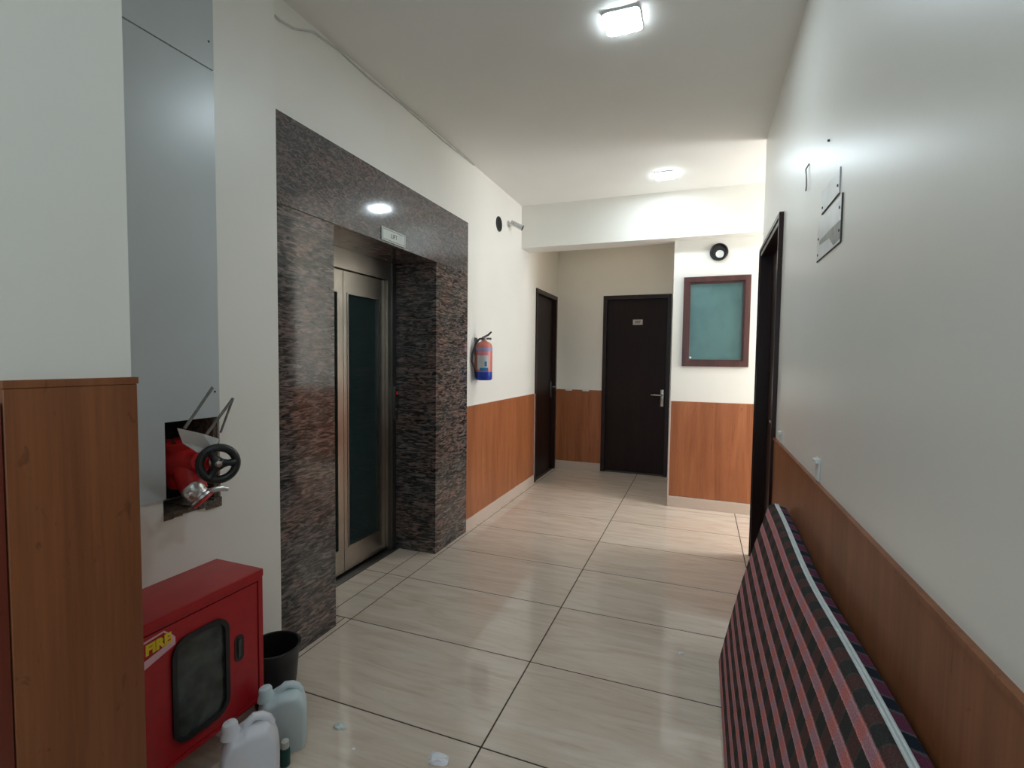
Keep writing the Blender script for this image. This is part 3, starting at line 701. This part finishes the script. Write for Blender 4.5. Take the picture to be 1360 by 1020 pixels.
# ------------------------------------------------------------------ right wall fittings
def wall_plate(label, y0, y1, z0, z1, screws, skew=0):
    t = thing('wall_plate', label, 'plate', (XR, (y0+y1)/2, z0), 'acrylic plates on the right wall')
    box('plate_sheet', 'plate', t, XR-.0035, XR, y0, y1, z0, z1, .001, 1, False)
    box('plate_edge', 'ink', t, XR-.0040, XR-.0001, y0, y1, z0-.002, z0)
    for y, z in screws: lathe_obj('screw', 'ink', t, [(0, .0045), (.002, .004)], (XR-.0035, y, z), (-1, 0, 0), 10)
    return t
wall_plate('upper and smaller of the two clear-grey plates on the right wall', 1.758, 1.990, 1.878, 1.955, [(1.775, 1.905), (1.975, 1.895)])
t = wall_plate('lower and larger of the two clear-grey plates, with a smoky patch', 1.720, 2.040, 1.726, 1.866, [(1.74, 1.83), (1.735, 1.762), (2.02, 1.80), (2.02, 1.745)])
box('plate_edge', 'ink', t, XR-.0040, XR-.0001, 1.716, 1.720, 1.726, 1.866)
bm = bmesh.new(); prism(bm, [(1.722, 1.790), (1.722, 1.735), (1.80, 1.732), (1.86, 1.768), (2.0, 1.775), (2.0, 1.79), (1.82, 1.792)], 'x', XR-.0040, XR-.0035); finish('smoky_patch', bm, 'rod', t)
tag(tube_obj('wire_hook', 'rod', None, [(XR-.002, 2.262, 2.145), (XR-.008, 2.290, 2.135), (XR-.008, 2.275, 2.108), (XR-.010, 2.256, 2.085), (XR-.008, 2.262, 2.060), (XR-.006, 2.285, 2.050)], .0028, 6), 'thin grey wire curl in place of a scuff on the right wall left of the plates', 'mark')  # wire curl modelled in place of a scuff on the wall
def remnant(y, z, w_, h_, label):
    t = thing('cable_clip', label, 'clip', (XR, y, z), 'white plastic clips at the laminate top')
    box('clip_back', 'white', t, XR-.006, XR, y-w_/2, y+w_/2, z-h_/2, z+h_/2, .002, 1, False)
    box('clip_lip', 'white', t, XR-.016, XR-.006, y-w_/2, y+w_/2-.006, z+h_/2-.016, z+h_/2-.002, .002, 1, False)
remnant(2.70, 1.010, .05, .060, 'white plastic clip on the laminate edge next to the right door')
remnant(1.885, 1.018, .05, .075, 'white plastic clip on the laminate edge nearer the viewer')
tag(lathe_obj('nail', 'ink', None, [(0, .004), (.006, .004)], (XR, 1.93, 2.10), (-1, 0, 0), 8), 'single nail in the right wall above the plates', 'nail')
for x, lab in ((-1.55, 'left one of the two white tape bits on the alcove laminate edge'), (-1.335, 'right one of the two white tape bits on the alcove laminate edge')):
    o = box('tape_bit', 'white', None, x-.045, x+.04, YK-.011, YK-.0082, .985, 1.012); tag(o, lab, 'tape', 'white tape bits on the alcove laminate')

# thin cable under the ceiling along the left wall
tag(tube_obj('ceiling_cable', 'label', None, [(XW+.006, 1.60, 2.80), (XW+.006, 1.68, 2.792), (XW+.006, 1.76, 2.806), (XW+.006, 1.88, 2.862), (XW+.006, 2.05, 2.876), (XW+.006, 2.3, 2.866), (XW+.006, 2.6, 2.878), (XW+.006, 3.1, 2.872), (XW+.006, 3.6, 2.884)], .0045, 6), 'thin pale cable sagging under the ceiling along the left wall', 'cable')

# ------------------------------------------------------------------ plaid mattress leaning on the right wall
K = thing('folded_mattress', 'plaid pink and dark mattress standing on its long edge against the right wall', 'mattress', (.2, 1.4, 0))
th, Lm, hh = .074, 1.95, .772
ang = math.atan2(.182, .749); ux, uz = math.sin(ang), math.cos(ang); nx, nz = -uz, ux       # n: outwards from the front face
y_far = 2.354
# section in (s, d): s along height, d depth behind the front face, walked from bottom front round the top to the back bottom
sec = [(.0, .012)]
for k in range(21): sec.append((.012+(hh-.030)*k/20, 0))
for a in range(1, 6): t_ = a/6*math.pi/2; sec.append((hh-.018+.018*math.sin(t_), .018-.018*math.cos(t_)))
for k in range(5): sec.append((hh, .022+(th-.034)*k/4))
sec += [(hh-.008, th-.003), (hh-.02, th), (hh*.5, th), (.015, th), (0, th-.012)]
bm = bmesh.new(); uvl = bm.loops.layers.uv.new('UVMap'); ny = 60; grid = []; sv = [0]
for (a, b2), (c, d2) in zip(sec, sec[1:]): sv.append(sv[-1]+math.hypot(c-a, d2-b2))
def bulge(y, s): return .010*math.sin(math.pi*min(max(s/hh, 0), 1))*(1+.35*math.sin((y_far-y)*5.0))
def sag(y): t = (y_far-y); return -.022*math.exp(-((t-.72)/.38)**2)
for j in range(ny+1):
    y = y_far-Lm*j/ny; row = []
    for i, (s, dd) in enumerate(sec):
        e = bulge(y, s) if dd < .01 else 0
        endr = .012*max(0, 1-min(j, ny-j)/1.0)
        s2 = s+(sag(y)*(s/hh)**2)
        dd2 = dd-e
        x = .107+s2*ux-nx*dd2; z = .021+s2*uz-nz*dd2
        if endr: x += (-(dd-th/2)*-nx)*0
        row.append(bm.verts.new((x, y, z)))
    grid.append(row)
for j in range(ny):
    for i in range(len(sec)-1):
        f = bm.faces.new((grid[j][i], grid[j][i+1], grid[j+1][i+1], grid[j+1][i])); f.material_index = 0
        for l, (jj, ii) in zip(f.loops, ((j, i), (j, i+1), (j+1, i+1), (j+1, i))): l[uvl].uv = (Lm*jj/ny, sv[ii])
    n1 = len(sec)-1
    f = bm.faces.new((grid[j][n1], grid[j][0], grid[j+1][0], grid[j+1][n1]))
    for l in f.loops: l[uvl].uv = (0, 1.2)
for row in (grid[0], grid[-1]):
    f = bm.faces.new(row)
    for l in f.loops: l[uvl].uv = (l.vert.co.x, l.vert.co.z)
finish('mattress_body', bm, 'plaid', K, True)
zmin = 0
pp = []
for j in range(ny+1):
    y = y_far-Lm*j/ny; s2 = hh+sag(y)+.002; dd = .026
    pp.append((.107+s2*ux-nx*dd, y, .021+s2*uz-nz*dd))
bm = bmesh.new()
tube(bm, [(x-.0035, y, z) for x, y, z in pp], .0042, 8); tube(bm, [(x+.0045, y, z-.001) for x, y, z in pp], .0042, 8)
finish('edge_piping', bm, 'piping', K, True)
